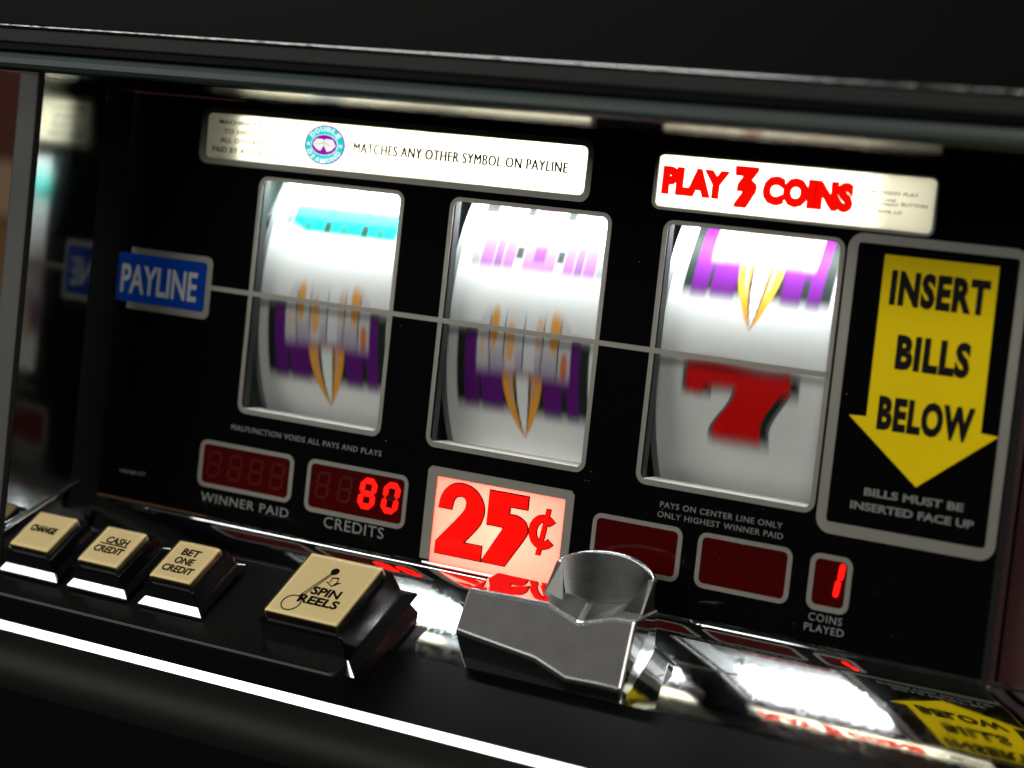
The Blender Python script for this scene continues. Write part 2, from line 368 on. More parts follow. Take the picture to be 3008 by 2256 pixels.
TWO = [(0.1003, -0.0218), (0.1010, -0.0178), (0.1031, -0.0145), (0.1062, -0.0124), (0.1100, -0.0119), (0.1145, -0.0129), (0.1181, -0.0156), (0.1201, -0.0194), (0.1199, -0.0232), (0.1180, -0.0272), (0.1122, -0.0339), (0.1207, -0.0339), (0.1207, -0.0392), (0.1005, -0.0392), (0.1005, -0.0350), (0.1089, -0.0255), (0.1118, -0.0217), (0.1125, -0.0190), (0.1118, -0.0171), (0.1100, -0.0163), (0.1080, -0.0167), (0.1065, -0.0182), (0.1058, -0.0218)]
TWO = smooth_poly(TWO, {0, 10, 11, 12, 13, 14, 22})
FIVE = [(0.1222, -0.0123), (0.1388, -0.0123), (0.1388, -0.0168), (0.1312, -0.0168), (0.1312, -0.0200), (0.1352, -0.0202), (0.1384, -0.0218), (0.1397, -0.0245), (0.1388, -0.0275), (0.1314, -0.0391), (0.1215, -0.0391), (0.1299, -0.0249), (0.1222, -0.0248)]
FIVE = smooth_poly(FIVE, {0, 1, 2, 3, 4, 9, 10, 11, 12})
CENT = arc(0.1465, -0.0240, 0.0060, 0.0062, 42, 318) + arc(0.1465, -0.0240, 0.0030, 0.0038, 318, 42)
CBAR = [(0.1472, -0.0155), (0.1487, -0.0155), (0.1461, -0.0324), (0.1445, -0.0324)]
for nm, mt, off, b0 in (('letter_outline', 'ink', 0.00050, 0.0001), ('lettering', 'red_lit', 0.0, 0.00034)):
    for k, g in enumerate((TWO, FIVE, CENT, CBAR)): outline(nm, [g], GL, mt, sc_, off=off if k < 2 else off*0.8, base=b0 + k*0.00001)
tray('lamp_box', 0.094, 0.158, -0.0445, -0.0085, -0.026, -0.0013, 'lamp_box_white', sc_)

# bill panel
bp = ring('bill_panel', rrect(0.2528, 0.3168, -0.0056, 0.0973, 0.0055), rrect(0.2565, 0.3133, -0.0015, 0.0941, 0.0012), 0.00005, 0.0003, 'silver_print', SM, 'silver bordered panel with yellow INSERT BILLS BELOW arrow')
plate('arrow', [(0.2664, 0.0909), (0.3065, 0.0909), (0.3071, 0.0360), (0.3132, 0.0356), (0.2871, 0.0149), (0.2603, 0.0356), (0.2666, 0.0360)], 0.00005, 0.0002, 'yellow_print', bp)
for s, r in (('INSERT', (0.2698, 0.3044, 0.0742, 0.0861)), ('BILLS', (0.2745, 0.3005, 0.0530, 0.0649)), ('BELOW', (0.2706, 0.3044, 0.0321, 0.0438))):
    gtext('lettering', s, r, 'ink', bp, bold=0.05, base=0.0003, spacing=1.12)
gtext('lettering', 'BILLS MUST BE', (0.2691, 0.3044, 0.0093, 0.0121), 'grey_print', bp, bold=0.03)
gtext('lettering', 'INSERTED FACE UP', (0.2647, 0.3086, 0.0042, 0.0070), 'grey_print', bp, bold=0.03)

# payline label and line
pl_ = plate('payline_label', rrect(-0.0740, -0.0221, 0.0377, 0.0576, 0.0012), 0.00036, 0.0005, 'blue_print', SM, 'blue label reading PAYLINE with silver edge')
plate('label_border', [(-0.0625, 0.0349)] + arc(-0.0223, 0.0379, 0.003, 0.003, 270, 360, 6) + arc(-0.0223, 0.0571, 0.003, 0.003, 0, 90, 6) + [(-0.0625, 0.0601)], 0.00005, 0.0003, 'silver_print', pl_)
gtext('lettering', 'PAYLINE', (-0.0664, -0.0262, 0.0412, 0.0531), 'label_white', pl_, bold=0.02, base=0.00055)
box('payline', -0.0195, 0.2508, 0.0470, 0.0489, 0.0004, 0.0007, 'silver_print', SM, 'thin silver line across the three reel windows')

# reel windows
for i, (r, ri) in enumerate(zip(wins, win_in)):
    wn = border('reel_window', r, ri, 0.0042, 0.0026, SM, label='silver frame of the %s reel window' % ('left', 'middle', 'right')[i])
    box('sill', ri[0]-0.0005, ri[1]+0.0005, ri[2]-0.004, ri[2]+0.0001, -0.0132, -0.0014, 'sill', wn, bw=0.0003)
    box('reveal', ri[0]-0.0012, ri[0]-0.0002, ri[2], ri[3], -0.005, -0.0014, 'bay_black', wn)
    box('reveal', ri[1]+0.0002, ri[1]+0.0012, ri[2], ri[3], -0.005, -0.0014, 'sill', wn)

# reel bays behind the windows
RB = box('reel_bay', -0.030, 0.280, -0.075, 0.170, -0.215, -0.2138, 'bay_black', SM)
box('bay_wall', -0.030, 0.280, -0.077, -0.075, -0.2138, -0.003, 'bay_black', RB)
box('bay_wall', -0.030, 0.280, 0.170, 0.172, -0.2138, -0.003, 'bay_black', RB)
box('bay_wall', -0.0130, -0.0118, -0.075, 0.170, -0.2138, -0.003, 'bay_plate', RB)
box('bay_wall', 0.2610, 0.2622, -0.075, 0.170, -0.2138, -0.003, 'bay_black', RB)
for i in (1, 2): box('bay_divider', i*WS-0.0120, i*WS-0.0108, -0.075, 0.170, -0.2138, -0.003, 'bay_black', RB)
# latch bracket inside the left bay
bk = bevel(mesh('bracket', [V(-0.0112, y, w) for y, w in ((0.096, -0.030), (0.096, -0.036), (0.078, -0.026), (0.075, -0.012), (0.079, -0.012), (0.080, -0.022))] + [V(-0.0092, y, w) for y, w in ((0.096, -0.030), (0.096, -0.036), (0.078, -0.026), (0.075, -0.012), (0.079, -0.012), (0.080, -0.022))],
     [(0, 1, 2, 3, 4, 5), (6, 7, 8, 9, 10, 11)] + [(i, (i+1) % 6, 6+(i+1) % 6, 6+i) for i in range(6)], 'reel_rim', RB), 0.0004)

# ------------------------------------------------------------------ reels
RC_W, RR, RC_V = -0.1037, 0.0958, 0.0475
WHT = (0.62, 0.645, 0.64); PUR = (0.085, 0.008, 0.14); BLK = (0.012, 0.018, 0.016); AMB = (0.62, 0.28, 0.03); TEA = (0.0, 0.28, 0.235); RED = (0.55, 0.004, 0.004); GRY = (0.42, 0.45, 0.46); LIL = (0.3, 0.08, 0.40)
LIL2 = (0.21, 0.085, 0.25)
def sst(a, b, x):
    t = min(1, max(0, (x-a)/(b-a))); return t*t*(3-2*t)
def band(x, a, b, e): return sst(a-e, a+e, x) * (1 - sst(b-e, b+e, x))
def mixc(c, d, t): return tuple(c[k]*(1-t)+d[k]*t for k in range(3))
EX, EY = 0.4, 4.0       # airbrushed edges of the print, mm
def gem_card(c, x, y, oy):
    """purple card with a cut stone: fan of facets above, point below; y measured from the card's top line"""
    y = y - oy
    c = mixc(c, BLK, band(x, 4.8, 62.5, EX) * band(y, -31.5, -1.5, EY))
    for a, b in ((8.3, 14.6), (16.0, 25.5), (43.5, 51.0), (53.5, 58.6)):
        c = mixc(c, PUR, band(x, a, b, EX) * band(y, -31.0, -2.0, EY))
    c = mixc(c, PUR, band(x, 14.0, 54.0, EX) * band(y, -20.5, -3.0, EY))
    half = 20.5 - 0.35*max(0, y)*1.2
    top = 9.5 - 0.012*(x-34)**2
    f = band(x, 34-half, 34+half, 0.5) * band(y, -16.5, top, EY)
    fac = mixc((0.58, 0.61, 0.62), (0.34, 0.31, 0.38), sst(2, -15, y))
    for a, b, cc in ((13.5, 18.7, (0.45, 0.47, 0.48)), (25.4, 30.5, (0.60, 0.57, 0.54)), (34.0, 39.0, (0.63, 0.67, 0.69)), (49.3, 54.5, (0.45, 0.46, 0.46))):
        fac = mixc(fac, cc, 0.6*band(x, a, b, 0.5))
    for ax, ay, rx_, ry_, cc, st in ((20.8, 1.0, 1.9, 10, AMB, 0.95), (28.0, -5.0, 2.4, 8, AMB, 0.75), (47.2, 1.5, 2.5, 10, AMB, 0.95), (40.5, -1.0, 2.0, 7, AMB, 0.5), (51.8, -12.0, 1.6, 6, (0.5, 0.12, 0.02), 0.9), (15.8, -8.0, 1.2, 6, AMB, 0.4)):
        d2 = ((x-ax)/rx_)**2 + ((y-ay)/ry_)**2
        fac = mixc(fac, cc, st*(1 - sst(0.35, 1.3, d2)))
    c = mixc(c, fac, f)
    for lx in (18.7, 25.4, 34.0, 42.2, 49.3):
        c = mixc(c, BLK, 0.9*band(x, lx-0.28 + 0.05*(y-0)*(lx-34)/20, lx+0.28 + 0.05*(y-0)*(lx-34)/20, 0.2) * band(y, -17, 4, EY*1.4))
    # point
    if y < -14:
        t = (y + 17.5) / -25.0
        hw = 8.6 * max(0.0, 1 - max(0.0, t)**1.9) if t < 1 else 0
        d = x - 34
        m_ = band(y, -42, -17.5, EY)
        if hw > 0.05:
            c = mixc(c, AMB, band(d, -hw, hw, 0.5) * m_)
            c = mixc(c, BLK, band(d, -hw*0.46, hw*0.46, 0.4) * m_)
            c = mixc(c, (0.62, 0.65, 0.66), band(d, -hw*0.30, hw*0.34, 0.35) * m_)
            c = mixc(c, (0.3, 0.25, 0.4), 0.8*band(d, hw*0.55, hw*0.66, 0.3)*m_*(1-sst(0.2, 0.6, t)))
            c = mixc(c, (0.3, 0.25, 0.4), 0.8*band(d, -hw*0.66, -hw*0.55, 0.3)*m_*(1-sst(0.2, 0.6, t)))
    return c
def bar_card(c, x, y, y0, y1, colr, strong, weak):
    ym = y0 + (y1-y0)*0.42
    full = band(y, y0, y1, EY); low = band(y, y0, ym, 1.2)
    c = mixc(c, BLK, 0.85*band(x, 5.2, 9.0, EX)*band(y, y0, y1, EY))
    c = mixc(c, BLK, 0.5*band(x, 59.5, 62.5, EX)*full)
    c = mixc(c, colr, 0.965*band(x, 9.0, 59.5, EX)*full)
    c = mixc(c, colr, band(x, 9.0 + 8*sst(ym, y0-2, y), 59.5, 1.2)*low)
    for a in strong:
        c = mixc(c, BLK, 0.95*band(x, a-1.6, a+1.6, 0.5)*band(y, y0, ym-0.5, 1.2))
        c = mixc(c, BLK, 0.45*band(x, a-1.6, a+1.6, 0.5)*band(y, ym, y1-1, EY))
    for a in weak: c = mixc(c, BLK, 0.65*band(x, a-2, a+2, 1.0)*band(y, y0, ym-1.0, 1.5))
    return c
def art0(x, y):
    c = WHT
    c = bar_card(c, x, y, 28.0, 41.0, TEA, (26.5, 44.5), (17.0, 34.5, 52.0))
    return gem_card(c, x, y, 0.0)
def art1(x, y):
    c = WHT
    for a, b, cc in ((5, 11, BLK), (15, 19, LIL), (23.5, 27, BLK), (28, 36, LIL), (41, 45, BLK), (50, 54, LIL)):
        c = mixc(c, cc, 0.96*band(x, a, b, 0.4)*band(y, 44.0, 48.5, 1.0))
    g = band(y, 22.0, 36.0, 3.0); k = band(y, 26.5, 32.5, 1.6)
    for a, b, cc, st in ((5, 9, (0.16, 0.17, 0.17), 0.9*g), (9, 15, LIL2, 0.98*g), (15, 19, (0.14, 0.06, 0.17), 0.97*g), (19, 24, LIL2, 0.98*g), (24, 27.5, BLK, 0.97*k), (27.5, 42, LIL2, 0.93*g), (32, 37, (0.12, 0.03, 0.14), 0.85*k), (42, 45.2, BLK, 0.97*k), (45.2, 50, LIL2, 0.98*g), (50, 54, (0.14, 0.06, 0.17), 0.97*g), (54, 59.5, LIL2, 0.98*g), (59.5, 63, (0.14, 0.15, 0.15), 0.9*g)):
        c = mixc(c, cc, st*band(x, a, b, 0.6))
    return gem_card(c, x, y, 0.6)
def art2(x, y):
    c = gem_card(WHT, x, y, 53.5)
    # red seven with black drop shade
    def seven(dx, dy):
        X, Y = x-dx, y-dy
        topy = -1.6 + 0.9*math.sin((X-12)/40*math.pi*2)
        t = band(X, 11.8, 52.5, 0.3)*band(Y, -9.5 - 2.0*sst(24, 11.8, X), topy, 4.0)
        ink = t*(1 if X > 22 or Y > -12 else 0)
        xl = 31.5 - 9.0*sst(-10, -27, Y)*1.0; xr = 51.5 - 10.0*sst(-2, -24, Y)
        leg = band(X, xl, xr, 0.5)*band(Y, -28.5, -4.0, 4.5)
        barb = band(X, 11.8, 18.5, 0.3)*band(Y, -12.5, -5.0, 3.0)
        return max(ink, leg, barb)
    c = mixc(c, BLK, max(seven(2.6, -0.6), seven(-1.5, -0.6)*0.9, seven(3.6, -1.0)*0.9))
    c = mixc(c, RED, seven(0, 0))
    return c
NX, NY = 110, 190
def make_reel(i, art, label):
    x0 = i*WS - 0.0004; wid = 0.0665
    a0, a1 = math.radians(-36), math.radians(36)
    angs = [a0 + (a1-a0)*k/NY for k in range(NY+1)] + [a1 + (2*math.pi-(a1-a0))*k/60 for k in range(1, 60)]
    vs, cols = [], []
    for a in angs:
        for k in range(NX+1):
            xx = wid*k/NX
            vs.append(V(x0+xx, RC_V+RR*math.sin(a), RC_W+RR*math.cos(a)))
            aa = a if a < math.pi else a - 2*math.pi
            cols.append(art(xx*1000, aa*RR*1000) if abs(aa) < math.radians(37) else WHT)
    N = len(angs); fs = []
    for j in range(N):
        jn = (j+1) % N
        for k in range(NX): fs.append((j*(NX+1)+k, j*(NX+1)+k+1, jn*(NX+1)+k+1, jn*(NX+1)+k))
    me = bpy.data.meshes.new('reel'); me.from_pydata([tuple(v) for v in vs], [], fs)
    at = me.color_attributes.new('print', 'FLOAT_COLOR', 'POINT')
    flat = []
    for c in cols: flat += [c[0], c[1], c[2], 1.0]
    at.data.foreach_set('color', flat); me.update()
    bm = bmesh.new(); bm.from_mesh(me); bmesh.ops.recalc_face_normals(bm, faces=bm.faces); bm.to_mesh(me); bm.free()
    me.polygons.foreach_set('use_smooth', [True]*len(me.polygons))
    rl = link('reel', me, 'reel_print', SM, label)
    n = 96
    for nm, xa, xb, ro, rin in (('rim', x0-0.0028, x0-0.0001, RR-0.0004, RR-0.010), ('rim', x0+wid+0.0001, x0+wid+0.002, RR-0.0004, RR-0.010)):
        vs = []
        for xx, rad in ((xa, ro), (xb, ro), (xb, rin), (xa, rin)):
            vs += [V(xx, RC_V+rad*math.sin(2*math.pi*k/n), RC_W+rad*math.cos(2*math.pi*k/n)) for k in range(n)]
        fs = []
        for q in range(4):
            for k in range(n):
                fs.append((q*n+k, q*n+(k+1) % n, ((q+1) % 4)*n+(k+1) % n, ((q+1) % 4)*n+k))
        mesh(nm, vs, fs, 'reel_rim', rl, smooth=False)
make_reel(0, art0, 'left white reel with a teal bar above a gem on a purple card')
make_reel(1, art1, 'middle white reel with a lilac bar above a gem on a purple card')
make_reel(2, art2, 'right white reel with a red seven below a gem point')

# ------------------------------------------------------------------ red displays
SEG = {'8': 'abcdefg', '0': 'abcdef', ' ': ''}
def digit(parent, u0, v0, w, h, lit, slant=0.10, glow=True):
    t = h*(0.185 if lit else 0.12); g = h*0.012
    def S(x, y): return (u0 + x + y*slant, v0 + y)
    m2 = h/2; k = t/2
    shapes = {'a': [(k, h-k), (t, h), (w-t, h), (w-k, h-k), (w-t, h-t), (t, h-t)], 'd': [(k, k), (t, t), (w-t, t), (w-k, k), (w-t, 0), (t, 0)],
              'g': [(k, m2), (t, m2+k), (w-t, m2+k), (w-k, m2), (w-t, m2-k), (t, m2-k)],
              'f': [(k, h-k), (0, h-t), (0, m2+k), (k, m2), (t, m2+k), (t, h-t)], 'b': [(w-k, h-k), (w, h-t), (w, m2+k), (w-k, m2), (w-t, m2+k), (w-t, h-t)],
              'e': [(k, m2), (0, m2-k), (0, t), (k, k), (t, t), (t, m2-k)], 'c': [(w-k, m2), (w, m2-k), (w, t), (w-k, k), (w-t, t), (w-t, m2-k)]}
    for s, pts in shapes.items():
        cx = sum(p[0] for p in pts)/6; cy = sum(p[1] for p in pts)/6
        pts = [S(cx+(x-cx)*0.96, cy+(y-cy)*0.96) for x, y in pts]
        on = s in lit
        plate('segment', pts, 0.0003, 0.00045 if on else 0.00035, 'segment_lit' if on else 'segment_dark', parent)
def display(o, i, label, ro=0.0035, ri=0.0018):
    d = plate('display', rrect(*inset(i, -0.0006), ri), 0.00003, 0.0002, 'red_filter', SM, label)
    border('display_border', o, i, ro, ri, d, h=0.0005)
    return d
d1 = display((-0.0166, 0.0309, -0.0320, -0.0129), (-0.0146, 0.0290, -0.0303, -0.0146), 'dark red display above WINNER PAID')
for k in range(4): digit(d1, -0.0128+k*0.0106, -0.0278, 0.0070, 0.0108, '')
gtext('lettering', 'WINNER PAID', (-0.0141, 0.0303, -0.0379, -0.0343), 'grey_print', d1, bold=0.0, spacing=1.1)
d2 = display((0.0376, 0.0855, -0.0335, -0.0127), (0.0394, 0.0838, -0.0316, -0.0144), 'red display showing 80 above CREDITS')
digit(d2, 0.0417, -0.0278, 0.0066, 0.0108, ''); digit(d2, 0.0524, -0.0278, 0.0066, 0.0108, '')
digit(d2, 0.0625, -0.0284, 0.0078, 0.0122, SEG['8']); digit(d2, 0.0735, -0.0284, 0.0077, 0.0122, SEG['0'])
gtext('lettering', 'CREDITS', (0.0478, 0.0763, -0.0386, -0.0342), 'grey_print', d2, bold=0.0, spacing=1.08)
display((0.1667, 0.2034, -0.0327, -0.0130), (0.1684, 0.2016, -0.0310, -0.0147), 'blank red display half hidden behind the coin slot')
display((0.2096, 0.2461, -0.0327, -0.0130), (0.2113, 0.2443, -0.0310, -0.0146), 'blank red display beside the coins played digit')
d5 = display((0.2528, 0.2685, -0.0324, -0.0127), (0.2547, 0.2666, -0.0304, -0.0145), 'small red display showing 1 above COINS PLAYED')
for a, b in (((0.26475, -0.0161), (0.26440, -0.0198)), ((0.26375, -0.0219), (0.26330, -0.0258))):
    dx, dy = a[0]-b[0], a[1]-b[1]; L = math.hypot(dx, dy); nx, ny = -dy/L*0.0010, dx/L*0.0010
    an = math.atan2(dy, dx)
    pts = [(a[0]+0.0010*math.cos(an+math.radians(q)), a[1]+0.0010*math.sin(an+math.radians(q))) for q in range(-90, 91, 30)] + [(b[0]+0.0010*math.cos(an+math.radians(q)), b[1]+0.0010*math.sin(an+math.radians(q))) for q in range(90, 271, 30)]
    plate('segment', pts, 0.0003, 0.00045, 'segment_lit', d5)
gtext('lettering', 'COINS', (0.2544, 0.2668, -0.0362, -0.0335), 'grey_print', d5, bold=0.0, spacing=1.15)
gtext('lettering', 'PLAYED', (0.2532, 0.2679, -0.0399, -0.0373), 'grey_print', d5, bold=0.0, spacing=1.1)

# ------------------------------------------------------------------ cabinet round the glass
def wall_x(w): return -0.0606 - 1.7*max(0.0, w-0.036)**2
ww = [0.0264 + (0.0612-0.0264)*k/12 for k in range(13)]
vs = []
for w in ww: vs += [V(wall_x(w), 0.1235, w), V(wall_x(w), -0.0380 - 0.437*(w-0.0264), w)]
fr = mesh('side_wall', vs, [(2*k, 2*k+1, 2*k+3, 2*k+2) for k in range(12)], 'side_mirror', SM, 'mirror-like left side wall of the glass recess', smooth=True)
box('seal', -0.0640, -0.0606, -0.047, 0.1235, 0.0098, 0.0264, 'gasket', fr)
box('front_edge', -0.0748, -0.0637, -0.16, 0.20, 0.0125, 0.0615, 'frame_grey', fr, bw=0.0012)
def tube(name, a, b, r, material, parent, n=12):
    a, b = Vector(a), Vector(b); d = (b-a).normalized(); x = d.orthogonal().normalized(); y = d.cross(x)
    vs = [p + x*r*math.cos(2*math.pi*k/n) + y*r*math.sin(2*math.pi*k/n) for p in (a, b) for k in range(n)]
    return mesh(name, vs, [tuple(range(n)), tuple(range(n, 2*n))] + [(k, (k+1) % n, n+(k+1) % n, n+k) for k in range(n)], material, parent, smooth=False)
box('front_strip', -0.0640, -0.0613, -0.16, 0.20, 0.0612, 0.0617, 'gasket', fr)
tube('bottom_rail', V(-0.0600, -0.0365, 0.0225), V(-0.0600, -0.0540, 0.0630), 0.0011, 'chrome', fr)
sf = box('top_ledge', -0.0606, 0.345, 0.1236, 0.1266, 0.0036, 0.094, 'black_plastic', SM, 'glossy underside ledge above the glass')
box('ledge_nose', -0.075, 0.350, 0.1240, 0.1300, 0.0942, 0.1000, 'frame_dark', sf, bw=0.002)
box('right_trim', 0.3185, 0.3216, -0.050, 0.1236, -0.002, 0.0042, 'chrome', SM, bw=0.0008)
box('right_panel', 0.3218, 0.420, -0.16, 0.1234, -0.020, -0.004, 'maroon', SM)
# plain top box over the ledge
tb = box('top_box', -0.075, 0.350, 0.1302, 0.330, 0.020, 0.0985, 'top_black', SM, 'black upper box over the glass', bw=0.001)
box('face_strip', -0.0745, 0.3495, 0.1335, 0.1385, 0.0984, 0.0998, 'band_grey', tb, bw=0.0008)
tube('chrome_bead', V(-0.0745, 0.1398, 0.0990), V(0.3495, 0.1398, 0.0990), 0.0009, 'trim_steel', tb)

# ------------------------------------------------------------------ button deck
prof = [(-0.0440, 0.0016), (-0.0466, 0.0066)]
v_, w_ = prof[-1]
for k in range(14):
    th = math.radians(33.4 if k < 4 else 33.0); v_ -= math.sin(th)*0.0053; w_ += math.cos(th)*0.0053; prof.append((v_, w_))
lipv, lipw = prof[-1]
def sweep(name, pr, u0, u1, material, parent, label=None, smooth=False, nu=1):
    n = len(pr); vs = [V(u0+(u1-u0)*k/nu, v, w) for k in range(nu+1) for v, w in pr]
    fs = [(k*n+i, k*n+i+1, (k+1)*n+i+1, (k+1)*n+i) for k in range(nu) for i in range(n-1)]
    return mesh(name, vs, fs, material, parent, label, smooth)
dk = sweep('button_deck', prof[:10], -0.16, 0.345, 'deck_chrome', SM, 'sloping chrome button deck')
for p in dk.data.polygons: p.use_smooth = True
ft = sweep('deck_front', prof[9:], -0.16, 0.345, 'deck_black', dk, smooth=True)  # chrome continues here; black colour replaces its dark reflection and cuts glare
tube('deck_bead', V(-0.16, -0.0446, 0.0030), V(0.345, -0.0446, 0.0030), 0.0009, 'chrome', dk)
# bright edge strip, rounded front lip, then the front face
edge = [(lipv, lipw), (lipv-0.0034*0.955, lipw+0.0034*0.297)]
sweep('edge_strip', edge, -0.16, 0.345, 'strip_chrome', dk)
lipv, lipw = edge[-1]
lip = [(lipv, lipw)]
for k in range(1, 9):
    a = math.radians(35 + 55*k/8); lipv -= math.sin(a)*0.0028; lipw += math.cos(a)*0.0028; lip.append((lipv, lipw))
sweep('deck_lip', lip, -0.16, 0.345, 'lip_grey', dk, smooth=True)
sweep('front_face', [(lipv, lipw), (-0.30, lipw+0.004)], -0.16, 0.345, 'black_plastic', dk)

# added black plinth under the buttons, standing in for the deck's dark reflection
def dpt(u, q, h):
    a = math.radians(33); return V(u, -0.0466 - math.sin(a)*q + math.cos(a)*h, 0.0066 + math.cos(a)*q + math.sin(a)*h)
pq = [(0.020, -0.002), (0.023, 0.0098), (0.0700, 0.0098), (0.0735, -0.002)]
bevel(mesh('added_button_plinth', [dpt(u + (0.004 if h < 0 and u > 0 else 0), q, h) for u in (-0.16, 0.1085) for q, h in pq], [(0, 1, 2, 3), (4, 5, 6, 7)] + [(k, (k+1) % 4, 4+(k+1) % 4, 4+k) for k in range(4)], 'plinth_black', dk), 0.0015, 3)

# ------------------------------------------------------------------ push buttons
TH = math.radians(36)
DV, NV = (-math.sin(TH), math.cos(TH)), (math.cos(TH), math.sin(TH))
def button(cx, cv, cw, sx, sy, hc, flare, label):
    def F(x, y, h):        # x right, y towards the glass, h above the cap face
        return V(cx + x, cv - DV[0]*y + NV[0]*h, cw - DV[1]*y + NV[1]*h)
    def loop(x, y, h): return [F(-x, -y, h), F(x, -y, h), F(x, y, h), F(-x, y, h)]
    hx, hy = sx/2, sy/2; mg = 0.0016
    t1 = -hc*0.9
    lv = [loop(hx+mg, hy+mg, t1), loop(hx+mg+0.0006, hy+mg+0.0006, t1-0.0075*flare), loop(hx+mg+0.0006+0.0031*flare, hy+mg+0.0006+0.0031*flare, t1-0.0075*flare-0.0025*flare), loop(hx+mg-0.0012, hy+mg-0.0012, t1-0.0105*flare-0.0025), loop(hx+mg-0.0012, hy+mg-0.0012, t1-0.026)]
    vs = [p for l in lv for p in l]; fs = [(0, 1, 2, 3)]
    for q in range(4):
        for k in range(4): fs.append((q*4+k, q*4+(k+1) % 4, (q+1)*4+(k+1) % 4, (q+1)*4+k))
    b = bevel(mesh('push_button', vs, fs, 'black_plastic', SM, label), 0.0005, 2)
    e = hx+mg+0.0008; e2 = hy+mg+0.0008; o3 = 0.0031*flare; q0 = t1-0.0075*flare
    vs = [F(-e, -e2, q0+0.0002), F(e, -e2, q0+0.0002), F(e+o3, -e2-o3, q0-0.0025*flare+0.0002), F(-e-o3, -e2-o3, q0-0.0025*flare+0.0002)]
    vs += [F(-e, -e2+0.0004, q0-0.0006), F(e, -e2+0.0004, q0-0.0006), F(e+o3, -e2-o3, q0-0.0025*flare-0.0006), F(-e-o3, -e2-o3, q0-0.0025*flare-0.0006)]
    mesh('trim', vs, [(0, 1, 2, 3), (4, 5, 6, 7)] + [(k, (k+1) % 4, 4+(k+1) % 4, 4+k) for k in range(4)], 'trim_steel', b)
    def block(nm, x, y, h0, h1, mt, bwid, dome=0.0):
        vs = loop(x, y, h0) + loop(x*0.985, y*0.985, h1)
        o = mesh(nm, vs, [(0, 1, 2, 3), (4, 5, 6, 7)] + [(k, (k+1) % 4, 4+(k+1) % 4, 4+k) for k in range(4)], mt, b)
        return bevel(o, bwid, 3)
    block('cap', hx-0.0002, hy-0.0002, -hc-0.001, -0.0004, 'cap_cream', 0.0008)
    block('clear_cover', hx, hy, -hc-0.001, 0.0003, 'clear_acrylic', 0.0012)
    return b, (lambda x, y, h: F(x, y, h-0.00045)), hx, hy
def cap_text(b, fr, s, l, t, wd, ht, hx, hy, bold=0.02, shear=0.0):
    x = l*2*hx; y = hy - t*2*hy; w = wd*hx; h = ht*hy
    text('lettering', s, fr, (x-w, x+w, y-h, y+h), 'ink', b, bold=bold, shear=shear)
b, f, hx, hy = button(-0.0445, -0.0515, 0.0574, 0.0205, 0.0208, 0.0030, 0.8, 'cream push button reading CHANGE')
cap_text(b, f, 'CHANGE', -0.02, 0.46, 0.62, 0.17, hx, hy, bold=0.04)
b, f, hx, hy = button(-0.0091, -0.0515, 0.0574, 0.0205, 0.0208, 0.0030, 0.8, 'cream push button reading CASH CREDIT')
cap_text(b, f, 'CASH', 0.03, 0.35, 0.52, 0.17, hx, hy); cap_text(b, f, 'CREDIT', 0.0, 0.60, 0.68, 0.17, hx, hy)
outline('lettering', [[(-0.62*hx, 0.055*hy), (0.66*hx, 0.055*hy), (0.66*hx, 0.1*hy), (-0.62*hx, 0.1*hy)]], f, 'ink', b)
b, f, hx, hy = button(0.0266, -0.0512, 0.0571, 0.0205, 0.0212, 0.0032, 0.85, 'cream push button reading BET ONE CREDIT')
cap_text(b, f, 'BET', -0.01, 0.27, 0.40, 0.165, hx, hy); cap_text(b, f, 'ONE', -0.01, 0.49, 0.42, 0.165, hx, hy); cap_text(b, f, 'CREDIT', 0.0, 0.71, 0.70, 0.165, hx, hy)
b, f, hx, hy = button(0.0900, -0.0500, 0.0556, 0.0333, 0.0328, 0.0042, 1.35, 'large cream push button reading SPIN REELS with lever drawing')
cap_text(b, f, 'SPIN', 0.075, 0.555, 0.37, 0.125, hx, hy, bold=0.03); cap_text(b, f, 'REELS', 0.07, 0.705, 0.52, 0.125, hx, hy, bold=0.03)
def cp(l, t): return (l*2*hx, hy - t*2*hy)
cc = cp(-0.235, 0.80); rr = 0.12*2*hx
outline('lettering', [arc(cc[0], cc[1], rr, rr, 0, 360, 36)[:-1], arc(cc[0], cc[1], rr*0.9, rr*0.9, 0, 360, 36)[:-1]], f, 'ink', b)
bc = cp(-0.02, 0.225); outline('lettering', [arc(bc[0], bc[1], rr*0.42, rr*0.42, 0, 360, 24)[:-1]], f, 'ink', b, base=0.00012)
for s in (-1, 1):
    p0 = Vector((*cc, 0)); p1 = Vector((*bc, 0)); d = (p1-p0).normalized(); nrm = Vector((-d.y, d.x, 0))
    a = p0 + d*rr*0.97 + nrm*s*rr*0.13; e = p1 - d*rr*0.3 + nrm*s*rr*0.10; q = nrm*rr*0.035
    outline('lettering', [[(a-q).xy[:], (e-q).xy[:], (e+q).xy[:], (a+q).xy[:]]], f, 'ink', b)
ac = cp(0.06, 0.385)
def arrow(k):
    pts = [(-0.055, 0.115), (0.055, 0.115), (0.055, 0.0), (0.115, 0.0), (0.0, -0.105), (-0.115, 0.0), (-0.055, 0.0)]
    an = math.radians(10); ca, sa = math.cos(an), math.sin(an)
    return [(ac[0]+2*hx*k*(x*ca-y*sa), ac[1]+2*hx*k*(x*sa+y*ca)*0.8) for x, y in pts]
outline('lettering', [arrow(0.82), arrow(0.66)], f, 'ink', b)

